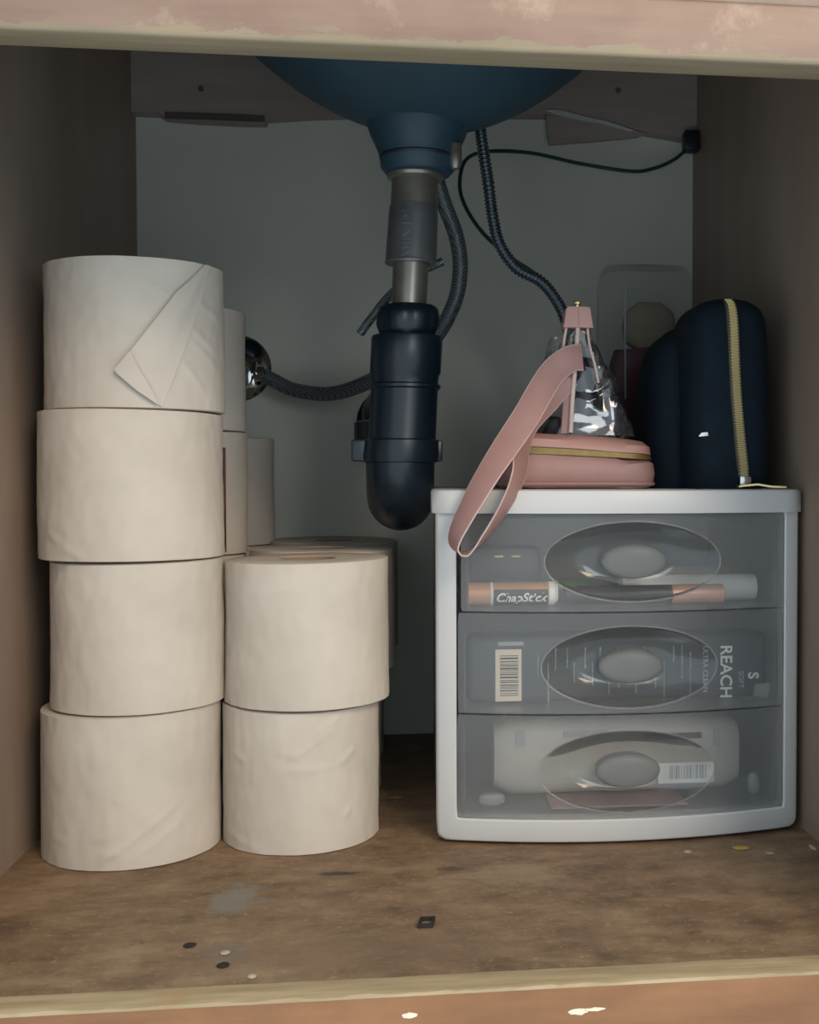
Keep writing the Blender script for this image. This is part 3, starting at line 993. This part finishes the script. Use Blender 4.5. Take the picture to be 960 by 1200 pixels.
p = thing('toothbrush_pack', (0.135, 0.245, F2), 'charcoal REACH toothbrush pack with barcode in the middle drawer', 'package')
PY = 0.2330
MB().box(0.0310, 0.2330, PY, 0.2630, F2, F2 + 0.0440, 0.0050, 4).build('box', 'charcoal', p)
bl = MB().box(0.0500, 0.0672, PY - 0.0003, PY + 0.0001, F2 + 0.0015, F2 + 0.0355).build('barcode_label', 'cream_label', p, smooth=False)
bb = MB()
barcode(bb, 0.0530, 0.0650, F2 + 0.0050, F2 + 0.0325, PY - 0.0004, True, 4)
bb.build('bars', 'ink_dark', bl, smooth=False)['kind'] = 'stuff'
MB().box(0.0520, 0.0685, PY - 0.0003, PY + 0.0001, F2 + 0.0380, F2 + 0.0405).build('grey_flash', 'ink_grey', p, smooth=False)


def down_text(s, size, x, z, mat, bold=0.0, spacing=1.0):
    """lettering that runs down the pack, turned a quarter turn clockwise"""
    tv, tf = text_geo(s, size, 0.0, 0.00006, bold, spacing)
    mb = MB()
    mb.add([(x + q.y, PY - 0.0001 - q.z, z - q.x) for q in tv], tf)
    return mb.build('lettering', mat, p, smooth=False)


down_text('REACH', 0.0112, 0.2045, F2 + 0.0180, 'ink_white', 0.0002, 1.0)
down_text('ULTRA CLEAN', 0.0048, 0.1905, F2 + 0.0200, 'ink_grey', 0.0001)
down_text('SOFT', 0.0050, 0.2150, F2 + 0.0125, 'ink_grey', 0.0001)
down_text('S', 0.0100, 0.2232, F2 + 0.0150, 'ink_white', 0.0003)
fine = MB()                                  # columns of print too small to read
rf = random.Random(9)
for k in range(18):
    x = 0.078 + k * 0.0060 + rf.uniform(-0.0012, 0.0012)
    top_ = F2 + 0.036 - rf.choice((0, 0, 0.004, 0.010))
    z = top_
    end = top_ - rf.uniform(0.010, 0.028)
    while z > end:
        l_ = rf.uniform(0.0012, 0.0034)
        fine.box(x, x + rf.choice((0.0005, 0.0008)), PY - 0.0002, PY + 0.0001, z - l_, z)
        z -= l_ + 0.0007
fo = fine.build('small_print', 'ink_grey', p, smooth=False)
fo['kind'] = 'stuff'
MB().box(0.2230, 0.2345, PY - 0.004, PY - 0.001, F2 + 0.0008, F2 + 0.0095, 0.001).jitter(0.003, 160, 3).build('crumpled_film', 'film', p)

# ---- bottom drawer: pale film pack, label, pink card
b = thing('film_pack', (0.134, 0.262, F3 + 0.0012), 'pale film-wrapped pack with barcode label in the bottom drawer', 'package')
pk = MB()
lv = []
PZ = F3 + 0.0012
for k in range(17):
    q = k / 16
    x = 0.0500 + 0.1675 * q
    e = min(q, 1 - q) / 0.10
    sc = 1 if e >= 1 else 0.80 + 0.20 * math.sqrt(max(0, 1 - (1 - e) ** 2))
    lv.append((x, sc))
rr = []
for x, sc in lv:
    rr.append([(x, 0.2640 + 0.0235 * sc * sp(math.cos(a), 0.5), PZ + 0.0252 + 0.0250 * sc * sp(math.sin(a), 0.5)) for a in (2 * PI * i / 40 for i in range(40))])
pk.rings(rr)
pk.build('wrapper', 'palepack', b)
lb = MB().box(0.1600, 0.1985, 0.2395, 0.2402, F3 + 0.0085, F3 + 0.0225, 0.0002).build('barcode_label', 'white_item', b, smooth=False)
bb = MB()
barcode(bb, 0.1680, 0.1940, F3 + 0.0115, F3 + 0.0205, 0.2393, False, 7)
bb.build('bars', 'ink_grey', lb, smooth=False)['kind'] = 'stuff'
MB().box(0.1500, 0.1900, 0.2400, 0.2408, F3 + 0.0385, F3 + 0.0425, 0.0002).build('red_stripe', 'dkred', b, smooth=False)
MB().box(0.0640, 0.0700, 0.2400, 0.2408, F3 + 0.0360, F3 + 0.0460, 0.0002).build('grey_mark', 'ink_grey', b, smooth=False)
MB().box(0.0960, 0.1250, 0.2400, 0.2408, F3 + 0.0420, F3 + 0.0455, 0.0002).build('grey_mark', 'ink_grey', b, smooth=False)
MB().box(0.1985, 0.2030, 0.2402, 0.2410, F3 + 0.0330, F3 + 0.0440, 0.0002).build('grey_mark', 'ink_grey', b, smooth=False)
tag(MB().box(0.0850, 0.1750, 0.2180, 0.2850, F3, F3 + 0.0009).build('card', 'pinkcard', origin=(0.13, 0.25, F3)),
    'pink card lying flat under the film pack in the bottom drawer', 'card')
tag(MB().stack([(F3 + 0.0001, 0.0475, 0.2330, 0.006, 0.003), (F3 + 0.002, 0.0475, 0.2330, 0.0085, 0.0045), (F3 + 0.0055, 0.0475, 0.2330, 0.0085, 0.0045), (F3 + 0.0072, 0.0475, 0.2330, 0.006, 0.003)], 24, 2.5).build('cap', 'ink_grey', origin=(0.0475, 0.233, F3)),
    'small pale grey cap lying at the left of the bottom drawer', 'cap')
tag(MB().stack([(F3 + 0.0001, 0.2265, 0.2420, 0.003, 0.003), (F3 + 0.003, 0.2265, 0.2420, 0.0042, 0.004), (F3 + 0.011, 0.2265, 0.2420, 0.0038, 0.004), (F3 + 0.0135, 0.2265, 0.2420, 0.002, 0.002)], 20, 2.5).build('cap', 'ink_grey', origin=(0.2265, 0.242, F3)),
    'small grey cap standing at the right of the bottom drawer', 'cap')

# ------------------------------------------------------------------ pink cosmetic bag
ZL = 0.2257
pb = thing('cosmetic_bag', (0.107, 0.295, ZL), 'pink leather and clear vinyl cosmetic bag with wrist strap on the drawer unit', 'bag')
BX, BY = 0.1065, 0.2970


def base_ring(z, k=0.0, droop=0.0):
    pts = []
    for i in range(72):
        a = 2 * PI * i / 72
        x = BX + (0.0525 - k) * sp(math.cos(a), 0.32)
        y = BY + (0.0640 - k) * sp(math.sin(a), 0.32)
        pts.append((x, y, z - droop * max(0.0, 0.5 + 0.5 * (x - BX) / 0.0525) ** 1.5 * 1.5))
    return pts


bs = MB().rings([base_ring(ZL + 0.0001, 0.006), base_ring(ZL + 0.0015, 0.0015), base_ring(ZL + 0.0040, 0.0), base_ring(ZL + 0.0100, -0.0012), base_ring(ZL + 0.0180, -0.0004, 0.001),
                 base_ring(ZL + 0.0240, 0.0022, 0.004)])
bs.jitter(0.0020, 50, 2)
bs.build('base', 'pink', pb)
lp = MB().rings([base_ring(ZL + 0.0270, 0.0030, 0.004), base_ring(ZL + 0.0285, 0.0010, 0.004), base_ring(ZL + 0.0335, 0.0018, 0.004), base_ring(ZL + 0.0370, 0.0060, 0.004), base_ring(ZL + 0.0375, 0.0140, 0.003)])
lp.jitter(0.0008, 40, 5)
lp.build('top_panel', 'pink_light', pb)
zr = base_ring(ZL + 0.0255, 0.0012, 0.0035)
MB().rings([base_ring(ZL + 0.0230, 0.0030, 0.003), base_ring(ZL + 0.0235, 0.0008, 0.003), base_ring(ZL + 0.0278, 0.0010, 0.004), base_ring(ZL + 0.0285, 0.0036, 0.004)]).build('zipper', 'olive', pb)
MB().tube([base_ring(ZL + 0.0033, -0.0006)[i % 72] for i in range(0, 73, 1)], 0.0012, 8, 0.004).build('piping', 'pink', pb)
# metal ring at the left end
rg = []
for i in range(20):
    a = 2 * PI * i / 20
    rg.append((0.0525 + 0.0010 * math.cos(a), 0.262 + 0.0045 * math.cos(a), ZL + 0.028 + 0.0055 * math.sin(a)))
rr = []
for i, q in enumerate(rg):
    c0 = Vector((0.0525, 0.262, ZL + 0.028))
    dv = (Vector(q) - c0).normalized()
    rr.append([Vector(q) + (dv * math.cos(b_) + Vector((1, 0, 0)) * math.sin(b_)) * 0.0009 for b_ in (2 * PI * j / 8 for j in range(8))])
MB().rings(rr, closed=True).build('ring', 'gold', pb)

# clear wedge
lv = []
NZ = 44
z0, z1 = ZL + 0.0355, ZL + 0.1130
vin = MB()
rr = []
for k in range(NZ + 1):
    q = k / NZ
    z = z0 + (z1 - z0) * q
    xl = 0.0790 + (0.0975 - 0.0790) * q
    xr = 0.1480 + (0.1130 - 0.1480) * q ** 1.15
    yf, yr = 0.2400 + 0.004 * q, 0.3520 - 0.004 * q
    ring = []
    for i in range(128):
        a = 2 * PI * i / 128
        ring.append(((xl + xr) / 2 + (xr - xl) / 2 * sp(math.cos(a), 0.4), (yf + yr) / 2 + (yr - yf) / 2 * sp(math.sin(a), 0.4), z))
    rr.append(ring)
vin.rings(rr, False, False)
for q in vin.v:
    kz = math.sin(PI * min(1, max(0, (q.z - z0) / (z1 - z0))))
    q += noise.noise_vector(q * 60) * 0.0050 * kz + noise.noise_vector(q * 150 + Vector((3, 1, 2))) * 0.0030 * kz
vin.build('clear_pouch', 'vinyl', pb, angle=80)
MB().tube([(0.1055, 0.2385, ZL + 0.112), (0.1040, 0.2375, ZL + 0.090), (0.1015, 0.2360, ZL + 0.062), (0.1000, 0.2355, ZL + 0.037)], 0.0016, 10).build('seam_piping', 'pink_edge', pb)
sb = MB().rings([[(x - 0.0062, 0.2385, z), (x - 0.0015, 0.2372, z), (x - 0.0015, 0.2382, z), (x - 0.0062, 0.2395, z)] for x, z in ((0.1040, ZL + 0.080), (0.1020, ZL + 0.062), (0.1003, ZL + 0.0365))])
sb.build('seam_binding', 'pink', pb)
MB().tube([(0.0985, 0.2400, ZL + 0.110), (0.0965, 0.2395, ZL + 0.100), (0.0950, 0.239, ZL + 0.088)], 0.0010, 8).build('seam_piping', 'pink_edge', pb)
MB().tube([(0.1115, 0.2400, ZL + 0.110), (0.1130, 0.2390, ZL + 0.095), (0.1165, 0.2385, ZL + 0.082), (0.119, 0.239, ZL + 0.070)], 0.0009, 8).build('seam_piping', 'pink_edge', pb)
tb = MB().rings([[(0.1052 - hw, 0.2360, z), (0.1052, 0.2345, z), (0.1052 + hw, 0.2360, z), (0.1052 + hw, 0.2500, z), (0.1052, 0.2510, z), (0.1052 - hw, 0.2500, z)] for z, hw in ((ZL + 0.1060, 0.0100), (ZL + 0.1090, 0.0092), (ZL + 0.1180, 0.0080), (ZL + 0.1195, 0.0070))])
tb.build('top_tab', 'pink_light', pb, angle=20)
MB().box(0.1049, 0.1055, 0.2342, 0.2352, ZL + 0.1065, ZL + 0.1190).build('tab_seam', 'pink', pb)
MB().lathe([(0.0016, ZL + 0.1190), (0.0016, ZL + 0.1215), (0.0030, ZL + 0.1220), (0.0030, ZL + 0.1232), (0.0018, ZL + 0.1245)], (0.1052, 0.2420), 16).build('stud', 'gold', pb)


# wrist strap: a ribbon with its own thickness
def ribbon(path, wid, th, n=10):
    """path = [(point, width vector)]"""
    P = spline([q[0] for q in path], 0.0025)
    # interpolate the width vectors along the path by nearest control span
    W = []
    ctr = [Vector(q[0]) for q in path]
    wv = [Vector(q[1]).normalized() for q in path]
    cum = []
    for i in range(len(ctr) - 1):
        nseg = max(2, int((ctr[i + 1] - ctr[i]).length / 0.0025))
        for k in range(nseg):
            cum.append(wv[i].lerp(wv[i + 1], k / nseg).normalized())
    cum.append(wv[-1])
    rr = []
    for k, q in enumerate(P):
        t = (P[min(k + 1, len(P) - 1)] - P[max(0, k - 1)]).normalized()
        wvk = cum[k] - t * cum[k].dot(t)
        wvk.normalize()
        nn = t.cross(wvk)
        rr.append([q + wvk * a * wid / 2 + nn * b * th / 2 for a, b in ((-1, -0.6), (-0.92, -1), (0.92, -1), (1, -0.6), (1, 0.6), (0.92, 1), (-0.92, 1), (-1, 0.6))])
    return rr


strap = [((0.1075, 0.2355, 0.3120), (0.5, 0.1, -0.9)), ((0.0990, 0.2320, 0.3105), (0.55, 0.1, -0.85)), ((0.0857, 0.2270, 0.2994), (0.75, 0.0, -0.65)), ((0.0677, 0.2130, 0.2709), (0.85, -0.15, -0.55)), ((0.0445, 0.1965, 0.2372), (0.7, -0.6, -0.4)),
         ((0.0297, 0.1885, 0.2121), (0.55, -0.78, -0.3)), ((0.0225, 0.1865, 0.1966), (0.4, -0.88, -0.2)), ((0.0232, 0.1865, 0.1888), (0.2, -0.95, -0.1)), ((0.0290, 0.1870, 0.1866), (0.1, -0.98, -0.1)),
         ((0.0395, 0.1880, 0.1954), (-0.2, -0.95, 0.15)), ((0.0535, 0.1908, 0.2160), (-0.38, -0.9, 0.2)), ((0.0622, 0.2005, 0.2345), (-0.48, -0.85, 0.2)), ((0.0660, 0.2185, 0.2530), (-0.6, -0.7, 0.25)), ((0.0710, 0.2260, 0.2690), (-0.7, -0.4, 0.4)), ((0.0860, 0.2350, 0.2860), (-0.7, -0.1, 0.5)), ((0.0980, 0.2375, 0.3000), (-0.7, 0.0, 0.5))]
srings = ribbon(strap, 0.0165, 0.0014)
st = MB().rings(srings).build('wrist_strap', 'pink', pb, angle=30)
for ia, ib in ((0, 7), (3, 4)):
    MB().tube([(r_[ia] + r_[ib]) / 2 for r_ in srings], 0.00050, 6, 0.01).build('strap_edge', 'pink_edge', st)

# things inside the clear part
ZI = ZL + 0.0378
tag(MB().box(0.1270, 0.1385, 0.2560, 0.3000, ZI, ZI + 0.0250, 0.003).build('eyeshadow_case', 'purple', origin=(0.134, 0.28, ZI)),
    'dark purple case inside the clear part of the pink bag, at its right', 'case')
tag(MB().stack([(ZI, 0.0890, 0.2700, 0.008, 0.012), (ZI + 0.002, 0.0890, 0.2700, 0.0085, 0.013), (ZI + 0.0090, 0.0890, 0.2700, 0.0085, 0.013), (ZI + 0.0110, 0.0890, 0.2700, 0.007, 0.011)], 32, 4).build('compact', 'dark_blue', origin=(0.089, 0.27, ZI)),
    'dark blue compact inside the clear part of the pink bag, left of the seam', 'compact')
rr = []
for (zz, xa, xb) in ((0.0, 0.1040, 0.1240), (0.004, 0.1030, 0.1250), (0.025, 0.1045, 0.1270), (0.045, 0.1050, 0.1205), (0.060, 0.1050, 0.1160), (0.064, 0.1065, 0.1140)):
    rr.append([((xa + xb) / 2 + (xb - xa) / 2 * sp(math.cos(a), 0.6), 0.2920 + 0.018 * sp(math.sin(a), 0.6), ZI + zz) for a in (2 * PI * i / 32 for i in range(32))])
tag(MB().rings(rr).build('small_pouch', 'dark_blue', origin=(0.114, 0.292, ZI)),
    'dark upright pouch standing inside the clear part of the pink bag', 'pouch')
tag(MB().stack([(ZI, 0.1165, 0.2590, 0.0110, 0.007), (ZI + 0.003, 0.1165, 0.2590, 0.0130, 0.009), (ZI + 0.008, 0.1165, 0.2590, 0.0120, 0.008), (ZI + 0.0115, 0.1165, 0.2590, 0.0080, 0.005), (ZI + 0.0125, 0.1165, 0.2590, 0.003, 0.002)], 32, 2.3).build('jar', 'silver', origin=(0.1165, 0.259, ZI)),
    'shiny silver domed jar inside the clear part, right of the seam', 'jar')

# ------------------------------------------------------------------ black bag
kb = thing('toiletry_bag', (0.205, 0.28, ZL), 'black fabric toiletry bag with gold zipper standing on the drawer unit', 'bag')


def dome(cx, cy, W, D, zt, pw=5.0, ex=0.40, n=3.2, lean=0.0):
    lv = []
    for k in range(25):
        q = 1 - (1 - k / 24) ** 1.6
        t = q
        s = (1 - min(1, t) ** pw) ** ex if t < 1 else 0.0
        s = max(s, 0.12)
        foot = 0.94 + 0.06 * min(1, t / 0.06)
        bulge = 1 + 0.03 * math.sin(PI * t)
        lv.append((ZL + 0.0002 + (zt - ZL) * t, cx + lean * t, cy, W * s * foot * bulge, D * (0.35 + 0.65 * s) * foot))
    return lv


main = dome(0.2085, 0.2680, 0.0285, 0.0430, 0.3535, 15, 0.36, 3.4, -0.001)
MB().stack(main, 64, 3.4).jitter(0.0012, 40, 4).build('body', 'navy', kb)
side = dome(0.1870, 0.3050, 0.0305, 0.0440, 0.3405, 6, 0.40, 3.0, 0.006)
MB().stack(side, 56, 3.0).jitter(0.0015, 35, 6).build('side_pocket', 'navy', kb)


def zip_point(t):
    z = ZL + 0.004 + (0.3530 - ZL - 0.004) * t
    x = 0.2147 - 0.0085 * t - 0.0020 * math.sin(PI * t)
    tt = (z - ZL) / (0.3535 - ZL)
    i = min(range(len(main)), key=lambda j: abs(main[j][0] - z))
    lo = main[max(0, i - 1)]
    hi = main[min(len(main) - 1, i + 1)]
    k = 0 if hi[0] == lo[0] else (z - lo[0]) / (hi[0] - lo[0])
    cxk, hwk, hdk = (lo[j] * (1 - k) + hi[j] * k for j in (1, 3, 4))
    ux = min(0.98, abs(x - cxk) / max(hwk, 1e-4))
    y = 0.2680 - hdk * (1 - ux ** 3.4) ** (1 / 3.4)
    return Vector((x, y - 0.0008, z))


NZp = 120
zp = [zip_point(k / NZp) for k in range(NZp + 1)]
rr = []
for q in zp:
    rr.append([q + Vector(o_) for o_ in ((-0.0040, 0.0016, 0), (-0.0035, -0.0006, 0), (0.0035, -0.0006, 0), (0.0040, 0.0016, 0))])
MB().rings(rr).build('zipper_tape', 'navy_tape', kb)
tt = MB()
for k in range(2, NZp):
    q = zp[k]
    dx = 0.0003 if k % 2 else -0.0003
    tt.box(q.x - 0.0024 + dx, q.x + 0.0024 + dx, q.y - 0.0015, q.y + 0.0004, q.z - 0.00030, q.z + 0.00030)
tt.build('zipper_teeth', 'gold', kb, smooth=False)['kind'] = 'stuff'
q = zp[1]
MB().box(q.x - 0.0040, q.x + 0.0040, q.y - 0.0045, q.y + 0.0005, ZL + 0.0012, ZL + 0.0085, 0.0012).build('zipper_slider', 'silver', kb)
MB().rings([[(x, y - 0.0025, z - 0.0006), (x, y + 0.0025, z - 0.0006), (x, y + 0.0025, z + 0.0006), (x, y - 0.0025, z + 0.0006)] for x, y, z in
            ((q.x - 0.006, 0.2190, ZL + 0.0016), (q.x - 0.003, 0.2180, ZL + 0.0022), (q.x + 0.006, 0.2165, ZL + 0.0030), (q.x + 0.014, 0.2140, ZL + 0.0016), (q.x + 0.024, 0.2130, ZL + 0.0012))]).build('pull_tab', 'gold', kb)
MB().rings([[(0.1900 + x, 0.2285 - 0.0010 + y, ZL + 0.0360 + z) for x, y, z in ((-0.006, 0.0, -0.0015), (0.006, 0, -0.0005), (0.006, 0, 0.0022), (-0.004, 0, 0.0010))],
            [(0.1900 + x, 0.2285 + 0.0030, ZL + 0.0360 + z) for x, z in ((-0.006, -0.0015), (0.006, -0.0005), (0.006, 0.0022), (-0.004, 0.0010))]]).build('small_tag', 'silver', kb, smooth=False)

# ------------------------------------------------------------------ clear pouch behind the bags
cpz = ZL
q = thing('clear_pouch', (0.185, 0.415, cpz), 'clear plastic pouch standing at the back behind the black bag', 'pouch')
MB().stack([(cpz + 0.0002, 0.1840, 0.4150, 0.034, 0.022), (cpz + 0.004, 0.1840, 0.4150, 0.0375, 0.0250), (cpz + 0.09, 0.1840, 0.4150, 0.0385, 0.0260), (cpz + 0.165, 0.1840, 0.4150, 0.0375, 0.0220),
            (cpz + 0.176, 0.1840, 0.4150, 0.0350, 0.0120), (cpz + 0.180, 0.1840, 0.4150, 0.0320, 0.0040)], 64, 6).jitter(0.0015, 40, 9).build('film', 'pouch_film', q)
MB().tube([(0.1640, 0.3890, cpz + 0.158), (0.1635, 0.3885, cpz + 0.12), (0.1640, 0.3885, cpz + 0.07)], 0.0008, 8).build('welded_seam', 'ink_grey', q)
tag(MB().stack([(cpz + 0.0060, 0.1840, 0.4150, 0.026, 0.016), (cpz + 0.012, 0.1840, 0.4150, 0.028, 0.018), (cpz + 0.100, 0.1840, 0.4150, 0.027, 0.017), (cpz + 0.112, 0.1840, 0.4150, 0.024, 0.014)], 40, 4).jitter(0.003, 50, 3).build('folded_cloth', 'dkred', origin=(0.184, 0.415, cpz + 0.006)),
    'dark red folded cloth inside the clear pouch at the back', 'cloth')
tag(MB().stack([(cpz + 0.1120, 0.1880, 0.4150, 0.012, 0.008), (cpz + 0.118, 0.1880, 0.4150, 0.020, 0.012), (cpz + 0.130, 0.1880, 0.4150, 0.0225, 0.013), (cpz + 0.142, 0.1880, 0.4150, 0.020, 0.012), (cpz + 0.150, 0.1880, 0.4150, 0.010, 0.006)], 40, 2.4).jitter(0.001, 60, 1).build('sponge', 'beige', origin=(0.188, 0.415, cpz + 0.112)),
    'beige rounded sponge on top of the red cloth in the clear pouch', 'sponge')


# ------------------------------------------------------------------ bits on the cabinet floor
def crumb(name, x, y, sx, sy, sz, mat, seed, label, cat='debris'):
    mb = MB()
    rr = []
    for z, s in ((0.0, 0.8), (sz * 0.4, 1.0), (sz, 0.55)):
        rr.append([(x + sx * s * math.cos(a) * (1 + 0.4 * noise.noise(Vector((a * 1.3, seed, z * 50)))), y + sy * s * math.sin(a) * (1 + 0.4 * noise.noise(Vector((a * 1.9, seed + 4, z * 50)))), z + 0.0001)
                   for a in (2 * PI * i / 12 for i in range(12))])
    mb.rings(rr)
    tag(mb.build(name, mat, origin=(x, y, 0)), label, cat, 'bits of debris on the cabinet floor')


crumb('chip', -0.1136, 0.0665, 0.0032, 0.0034, 0.0010, 'crumb_dark', 1, 'dark oval chip on the floor below the tall roll stack')
crumb('crumb', -0.0930, 0.0400, 0.0030, 0.0035, 0.0012, 'crumb_dark', 2, 'dark crumb beside the grey smear near the sill')
crumb('chip', -0.0775, 0.0250, 0.0022, 0.0024, 0.0014, 'crumb_pale', 3, 'pale chip of paint on the floor near the sill')
crumb('crumb', -0.0945, 0.0550, 0.0025, 0.0030, 0.0010, 'crumb_pale', 4, 'pale crumb on the grey smear')
crumb('splinter', -0.0160, 0.3250, 0.0055, 0.0020, 0.0008, 'crumb_pale', 5, 'thin white fleck on the dark floor beside the drawer unit')
crumb('chip', 0.2010, 0.1820, 0.0060, 0.0040, 0.0010, 'crumb_yellow', 6, 'yellowish chip on the floor in front of the drawer unit')
crumb('chip', 0.1660, 0.1780, 0.0028, 0.0030, 0.0012, 'crumb_pale', 7, 'small pale chip under the front edge of the drawer unit')
crumb('chip', 0.2460, 0.1770, 0.0018, 0.0060, 0.0012, 'crumb_pale', 8, 'pale chip in the corner by the right cabinet wall')
crumb('crumb', 0.2160, 0.1700, 0.0030, 0.0030, 0.0010, 'crumb_pale', 9, 'tiny pale crumb near the right front corner of the drawer unit')
# small square metal clip lying on the floor
rr = []
for (k, z) in ((0.0, 0.0001), (0.0, 0.0022), (0.0012, 0.0022), (0.0012, 0.0001)):
    rr.append([(0.0038 + sx * (0.0040 - k) + sy_ * 0.0007, 0.0805 + sy_ * (0.0055 - k), z) for sx, sy_ in ((-1, -1), (1, -1), (1, 1), (-1, 1))])
tag(MB().rings(rr, closed=True).build('clip', 'crumb_dark', origin=(0.0038, 0.0805, 0), smooth=False), 'small dark square clip lying alone on the cabinet floor', 'clip')
